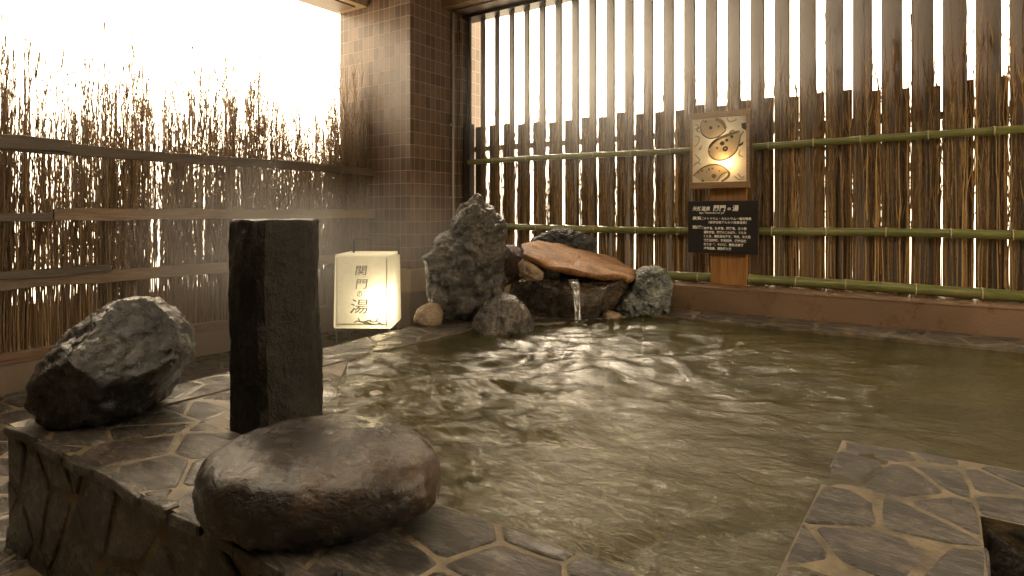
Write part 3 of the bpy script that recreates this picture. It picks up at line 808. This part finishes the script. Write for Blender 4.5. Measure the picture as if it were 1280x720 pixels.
# ------------------------------------------------------------------ falling water
m = MB(); n = 16; pr = []
pts = [(716,349,6.02),(718,353,5.9),(720,362,5.84),(721,375,5.80),(722,388,5.78),(722.5,400,5.77)]
cols = 9; vs = []; fs = []
for i in range(n+1):
    f = i/n*(len(pts)-1); a = min(int(f), len(pts)-2); t = f-a
    u = pts[a][0]*(1-t)+pts[a+1][0]*t; v = pts[a][1]*(1-t)+pts[a+1][1]*t; Y = pts[a][2]*(1-t)+pts[a+1][2]*t
    wd = 6.5 - 2.2*math.sin(min(1, i/n*1.3)*1.6)
    for sgn in (-1, 1):
        for k in range(cols):
            g = (k/(cols-1)-.5)*2
            dy = sgn*.018*math.sqrt(max(0, 1-g*g)) + .008*noise.noise(Vector((g*5, i*.5, 1)))
            vs.append(P(u+g*wd, v, Y+dy))
w2 = cols*2
for i in range(n):
    for h in (0, cols):
        for k in range(cols-1):
            a = i*w2+h+k; fs.append((a, a+1, a+1+w2, a+w2))
m.add(vs, fs)
fm = Mat('falling_water'); gl = fm.n.new('ShaderNodeBsdfGlossy'); gl.inputs['Roughness'].default_value = .12
df = fm.n.new('ShaderNodeBsdfDiffuse'); df.inputs[0].default_value = (.75,.72,.66,1); tp = fm.n.new('ShaderNodeBsdfTransparent')
st_ = fm.noise(60, 3, .6, fm.co((1,1,.05)))
mx1 = fm.n.new('ShaderNodeMixShader'); fm.l.new(fm.ramp(st_, [(.45,.03),(.68,.45)]), mx1.inputs[0]); fm.l.new(tp.outputs[0], mx1.inputs[1]); fm.l.new(df.outputs[0], mx1.inputs[2])
mx2 = fm.n.new('ShaderNodeMixShader'); mx2.inputs[0].default_value = .15; fm.l.new(mx1.outputs[0], mx2.inputs[1]); fm.l.new(gl.outputs[0], mx2.inputs[2])
fm.l.new(mx2.outputs[0], fm.o.inputs[0])
wf = m.build('waterfall', fm.m, None, True); tag(wf, 'thin stream of clear water falling from the brown ledge', 'waterfall')

def text_into(mb, body, size, x, z, y, width=None, shear=0.0, bold=0.0):
    c = bpy.data.curves.new('lettering', 'FONT'); c.body = body; c.size = size; c.offset = bold; c.resolution_u = 2; c.shear = shear
    o = bpy.data.objects.new('lettering', c); C.objects.link(o)
    dg = bpy.context.evaluated_depsgraph_get(); me = bpy.data.meshes.new_from_object(o.evaluated_get(dg))
    xs = [v.co.x for v in me.vertices] or [0, 1]; k = width/(max(xs)-min(xs)) if width else 1.0; x_ = min(xs)
    mb.add([(x+(v.co.x-x_)*k, y, z+v.co.y) for v in me.vertices], [tuple(p.vertices) for p in me.polygons])
    bpy.data.objects.remove(o); bpy.data.curves.remove(c); bpy.data.meshes.remove(me)
m = MB(); r = rng(9)
for _ in range(34):                                     # churned droplets where the stream lands
    a, d = r.uniform(0, 6.28), abs(r.gauss(0, .055)); px_, py_, q_ = SPOUT.x+d*math.cos(a), SPOUT.y+d*math.sin(a), r.uniform(.006,.017)
    v_, f_ = ICO.setdefault(2, ico(2)); m.add([(px_+v.x*q_*1.5, py_+v.y*q_*1.5, -.018+v.z*q_*.7+.02*math.exp(-d*30)*r.random()) for v in v_], f_)
sp_ = m.build('splash', fm.m, wf, True); tag(sp_, kind='stuff')

# ------------------------------------------------------------------ lantern
LY = 6.8
lp = P(453, 411, LY); X0l, Z0l = (453-640)/FPX*LY, lp.z
lan = empty('floor_lantern', (lp.x, lp.y, -.53), YAW); tag(lan, 'lit white box lantern with brushed characters on the floor behind the rim', 'lantern')
zb = lp.z + .53; W2, HT, DP = .315, .81, .60
m = MB()
def taper_box(mb, w0, w1, y0, y1, z0, z1): 
    mb.add([(-w0,y0,z0),(w0,y0,z0),(w0,y1,z0),(-w0,y1,z0),(-w1,y0,z1),(w1,y0,z1),(w1,y1,z1),(-w1,y1,z1)], [(0,3,2,1),(4,5,6,7),(0,1,5,4),(1,2,6,5),(2,3,7,6),(3,0,4,7)])
taper_box(m, W2+.005, W2-.012, 0, DP, zb, zb+HT)
m.build('shell', M['paper'], lan, True, bevel=.03, seg=4)
m = MB()
for sx in (-1, 1):
    for y in (.03, DP-.03): pass
legs = []
for sx in (-1, 1):
    for y in (.035, DP-.035):
        m = MB(); m.tube([(sx*(W2-.02), y, 0), (sx*(W2-.02), y, zb-.004)], .011, 8); m.build('leg', M['iron'], lan, True)
m = MB(); zt = zb+HT
hx0, hx1 = (434-453)/FPX*LY*1.03, (491-453)/FPX*LY*1.04
m.tube([(hx0, DP/2, zt-.02),(hx0, DP/2, zt+.13),(hx0+.012, DP/2, zt+.155),(hx0+.035, DP/2, zt+.165),(hx1-.035, DP/2, zt+.165),(hx1-.012, DP/2, zt+.155),(hx1, DP/2, zt+.13),(hx1, DP/2, zt-.02)], .0145, 8)
m.build('handle', M['darkmetal'], lan, True)
def ribbon(mb, pts, wd, conv, mi=0, smooth=True):
    pts = [Vector((*conv(*p), 0)) for p in pts]
    sm = []
    for i in range(len(pts)-1):                           # Catmull-Rom through the points
        p0, p1, p2, p3 = pts[max(i-1,0)], pts[i], pts[i+1], pts[min(i+2,len(pts)-1)]
        for k in range(6):
            t = k/6; sm.append(p1.lerp(p2, t) if not smooth else .5*((2*p1)+(p2-p0)*t+(2*p0-5*p1+4*p2-p3)*t*t+(3*p1-p0-3*p2+p3)*t**3))
    sm.append(pts[-1]); n = len(sm); vs = []
    for i, p in enumerate(sm):
        d = (sm[min(i+1,n-1)]-sm[max(i-1,0)]); d = d.normalized() if d.length else Vector((1,0,0)); nn = Vector((-d.y, d.x, 0))
        w_ = wd*(.55+.45*math.sin(math.pi*(.15+.8*i/(n-1))))
        vs += [p+nn*w_, p-nn*w_]
    return [(v.x, v.y) for v in vs], [(2*i, 2*i+1, 2*i+3, 2*i+2) for i in range(n-1)]
def lc(cx, cy_): return (((410+cx/6.55)-453)/FPX*LY, (411-(310+cy_/6.55))/FPX*LY + zb)
m = MB()
strokes = [([(214,612),(240,598),(290,606),(330,595),(370,606),(404,600),(452,634)],4),([(246,572),(256,588),(264,602)],4),([(288,612),(350,626),(432,616)],3),([(392,602),(404,584),(418,572)],4),([(346,584),(352,600)],4),([(300,604),(330,612),(372,628)],3)]
for i_, (pts, wd) in enumerate(strokes):
    v2, f2 = ribbon(m, pts, max(4.6, wd)/6.55*LY/FPX*1.12, lc)
    m.add([(x, -.004, z) for x, z in v2], f2)
for ch, c0x, c1x, c0y, sz in (('関',222,322,216,88), ('門',226,326,326,88), ('の',238,280,398,62), ('湯',180,334,526,128)):
    xa_, za_ = lc(c0x, c0y); xb_, _ = lc(c1x, c0y); hh_ = sz/6.55*LY/FPX
    text_into(m, ch, hh_, xa_, za_, -.004, xb_-xa_, .12, .0007 if ch != 'の' else .0012)
m.build('brushwork', M['ink'], lan)
m = MB(); rim_w = .012
m.box(W2-.055, W2-.047, -.003, .0, zb+.02, zt-.04); m.box(-W2+.035, -W2+.041, -.003, 0, zb+.03, zt-.04); m.box(-W2+.035, W2-.047, -.0035, 0, zb+.045, zb+.056)
m.build('seam', M['ink3'], lan)
def lamp(loc, power, rad, col, parent, name='bulb_or_fill'):
    L = bpy.data.lights.new(name, 'POINT'); L.energy = power; L.shadow_soft_size = rad; L.color = col
    o = bpy.data.objects.new(name, L); C.objects.link(o); o.location = loc; o.parent = parent; return o
lamp(((474-453)/FPX*LY, .13, zb+.28), 1.15, .045, (1.0,.80,.46), lan)

# ------------------------------------------------------------------ sign post, light box, notice board
def xn(u, y): t = (u-640)/FPX; return y*(CY*t-SY)/(SY*t+CY)
def zn(u, v, y): t = (u-640)/FPX; Y = y/(SY*t+CY); return 1-(v-HOR)/FPX*Y
ys = 6.62
wp = empty('wood_post', (0, ys, .25)); tag(wp, 'broad cedar plank standing against the fence behind the black notice', 'post')
m = MB(); xa, xb = xn(888, ys), xn(933, ys)
m.box(xa, xb, 0, .05, 0, 1.25); m.build('plank', M['cedar'], wp, bevel=.004)
yb = 6.48
lb = empty('light_box', (0, yb, 0)); tag(lb, 'lit square lamp box with painted fish and a light wood frame', 'lamp box')
xa, xb = xn(862.5, yb), xn(936, yb); zt, zb2 = zn(899, 139, yb), zn(899, 235, yb)
D = .135
m = MB(); fw, fs_ = .062, .026
m.box(xa-.008, xb+.008, 0, .03, zt-fw, zt); m.box(xa-.008, xb+.008, 0, .03, zb2, zb2+fw)
m.box(xa, xa+fs_, .002, .03, zb2+fw, zt-fw); m.box(xb-fs_, xb, .002, .03, zb2+fw, zt-fw)
m.build('frame', M['frame'], lb, bevel=.003)
m = MB(); m.box(xa+fs_, xb-fs_, .014, .018, zb2+fw, zt-fw); m.build('panel', M['panel'], lb)
m = MB(); m.box(xa, xb, D-.012, D, zb2+.002, zt-.002); m.box(xa, xa+.012, .031, D-.013, zb2+.002, zt-.002); m.box(xb-.012, xb, .031, D-.013, zb2+.002, zt-.002)
m.box(xa+.013, xb-.013, .031, D-.013, zt-.014, zt-.002); m.box(xa+.013, xb-.013, .031, D-.013, zb2+.002, zb2+.014)
m.build('case', M['post'], lb)
PX0, PX1, PZ0, PZ1 = xa+fs_, xb-fs_, zb2+fw, zt-fw
def fc(cx, cy_): return (PX0+(cx-40)/(490-40)*(PX1-PX0), PZ1-(cy_-88)/(648-88)*(PZ1-PZ0))
def disc(cx, cy_, rr): return [(cx+rr*math.cos(i*math.pi/7)*(1+.12*math.sin(3*i)), cy_+rr*math.sin(i*math.pi/7)) for i in range(14)]
m = MB(); K = (PX1-PX0)/450
def fill(pts, y, mi): 
    v = [fc(*p) for p in pts]; m.add([(x, y, z) for x, z in v], [tuple(range(len(v)))], mi)
def line(pts, wd, y, mi):
    v2, f2 = ribbon(m, pts, wd*1.7*K, fc); m.add([(x, y, z) for x, z in v2], f2, mi)
fill([(105,160),(125,225),(190,265),(260,252),(312,215),(322,190),(290,130),(235,98),(140,98)], .0136, 3)
fill([(172,366),(190,418),(240,455),(320,455),(395,405),(428,335),(442,262),(440,214),(330,236),(240,270),(185,325)], .0136, 3)
fill([(45,588),(110,528),(200,495),(285,506),(350,562),(300,600),(250,640),(120,640)], .0136, 3)
line([(105,160),(125,225),(190,265),(260,252),(312,215),(322,190)], 3, .0125, 0); line([(235,98),(290,130),(322,190)], 9, .012, 1); line([(100,160),(75,185),(105,205)], 3, .0125, 1)
line([(135,98),(112,130),(105,162)], 3, .0125, 1)
for c in ((195,172,15),(152,115,9),(262,165,9)): fill(disc(*c), .0115, 0)
fill([(172,360),(185,318),(215,285),(265,255),(330,236),(400,218),(440,212),(420,232),(360,252),(300,270),(250,292),(210,325),(190,352)], .0115, 1)
fill([(172,360),(180,330),(210,292),(250,268),(268,272),(228,300),(200,330)], .011, 0)
line([(172,366),(190,418),(240,455),(320,455),(395,405),(428,335),(442,262),(470,222)], 4, .0125, 1)
for c in ((318,362,23),(292,315,19),(330,290,14),(372,262,13),(250,352,11),(184,382,8)): fill(disc(*c), .0105, 0 if c[2] > 12 else 1)
fill(disc(318,362,11), .010, 2)
fill([(448,155),(488,150),(489,216),(466,205),(452,190)], .0115, 0); fill([(428,335),(468,308),(462,335),(432,352)], .0115, 0); line([(350,232),(375,210),(392,216)], 4, .0125, 1)
line([(45,588),(110,528),(200,495),(285,506),(350,562)], 4, .0125, 1); line([(350,562),(340,605),(285,645)], 6, .0125, 1); line([(250,640),(290,580),(350,560)], 3, .0125, 1)
for c in ((222,595,20),(180,535,10),(120,545,10),(210,528,9),(90,560,7),(160,556,6),(268,552,7),(126,632,12)): fill(disc(*c), .0115, 1)
for pts in ([(60,235),(95,250),(85,300),(55,330)],[(120,320),(95,360),(120,340)],[(60,400),(100,450),(70,480)],[(330,95),(350,130),(395,125),(410,110)],[(440,380),(430,420),(465,440)],[(420,580),(450,615),(475,600)],[(60,130),(90,150),(60,180)],[(390,600),(430,630),(480,625)],[(45,500),(80,470),(110,490)]):
    line(pts, 3, .0127, 2)
M['wash'] = paper_mat('pale_wash', (.62,.52,.38), .5)
m.build('painting', [M['ink'], M['ink2'], M['ink3'], M['wash']], lb)
bx, bz = fc(315, 472)
lamp((bx, .075, bz), .9, .02, (1.0,.68,.32), lb)
lamp(((PX0+PX1)/2, .085, PZ1-.22), .32, .09, (1.0,.80,.55), lb)  # added fill lamp that brightens the upper panel; the real one sits lower

ynb = 6.56
nb = empty('notice_board', (0, ynb, 0)); tag(nb, 'black notice board with cream writing fixed below the lamp box', 'sign')
xa, xb = xn(860, ynb), xn(947.5, ynb); zt, zb3 = zn(903, 251, ynb), zn(903, 317, ynb)
m = MB(); m.box(xa, xb, 0, .03, zb3, zt); m.build('board', M['black_board'], nb, bevel=.003)
TW = xb-xa; TH = zt-zb3
m = MB()
def T(body, px, py, pw, h, bold=.0, shear=0.0):   # position on the board in 880 x 720 study pixels of the board, 82..775 by 85..605
    X = xa + (px-85)/(772-85)*TW; Zz = zt - (py-88)/(608-88)*TH
    text_into(m, body, h/(608-88)*TH, X, Zz, -.003, pw/(772-85)*TW, shear, bold)
T('天然温泉', 132, 182, 180, 46, .0012, .15); T('関門', 342, 184, 126, 64, .0015, .15); T('の', 484, 180, 32, 34, .0012); T('湯', 530, 184, 62, 62, .0015, .15)
T('Spa "Kanmon no yu"', 202, 215, 256, 28, .0004)
T('泉質：', 132, 274, 112, 36, .001); T('ナトリウム・カルシウム－塩化物泉', 250, 274, 462, 28, .0008)
T('（高張性弱アルカリ性高温泉）', 296, 311, 372, 27, .0006)
T('効能：', 132, 364, 112, 36, .001)
for i, (s_, pw) in enumerate((('神経痛、筋肉痛、関節痛、五十肩', 416), ('運動麻痺、関節のこわばり、うちみ', 416), ('くじき、慢性消化器病、痔疾、冷え性', 456), ('病後回復期、疲労回復、健康増進', 416), ('きりきず、やけど、慢性皮膚病', 388), ('虚弱児童、慢性婦人病', 272))):
    T(s_, 248, 370+i*40, pw, 28, .0008)
m.build('lettering', M['ink_light'], nb)

# ------------------------------------------------------------------ steam
sm = Mat('steam'); sm.n.remove(sm.b)
pv = sm.n.new('ShaderNodeVolumePrincipled'); pv.inputs['Color'].default_value = (.95,.92,.87,1); pv.inputs['Anisotropy'].default_value = .3
ln = sm.n.new('ShaderNodeVectorMath'); ln.operation = 'LENGTH'; sm.l.new(sm.tc.outputs['Object'], ln.inputs[0])
fall = sm.math('SUBTRACT', 1.0, ln.outputs['Value']); fall = sm.math('MULTIPLY', sm.math('MAXIMUM', fall, 0.0), 1.0)
dn = sm.math('MULTIPLY', fall, sm.ramp(sm.noise(1.6, 3, .6, None, .6), [(.35, .15), (.65, 1.0)]))
sm.l.new(sm.math('MULTIPLY', dn, .5), pv.inputs['Density'])
sm.l.new(pv.outputs[0], sm.o.inputs['Volume'])
cy.volume_step_rate = 3.0; cy.volume_max_steps = 64
for k, (c, rr) in enumerate((((-4.75,4.3,.45),(1.7,1.2,1.0)), ((-5.5,3.5,.45),(1.0,1.4,1.2)), ((-3.0,6.1,2.6),(2.9,.55,1.4)))):
    vs, fs = ICO.setdefault(4, ico(4))
    me = bpy.data.meshes.new('steam'); me.from_pydata([tuple(v) for v in vs], [], fs); me.update()
    o = link('steam', me, sm.m, None, True); o.location = c; o.scale = rr
    tag(o, 'thin white steam drifting over the hot pool', 'steam', 'steam over the pool', 'stuff')
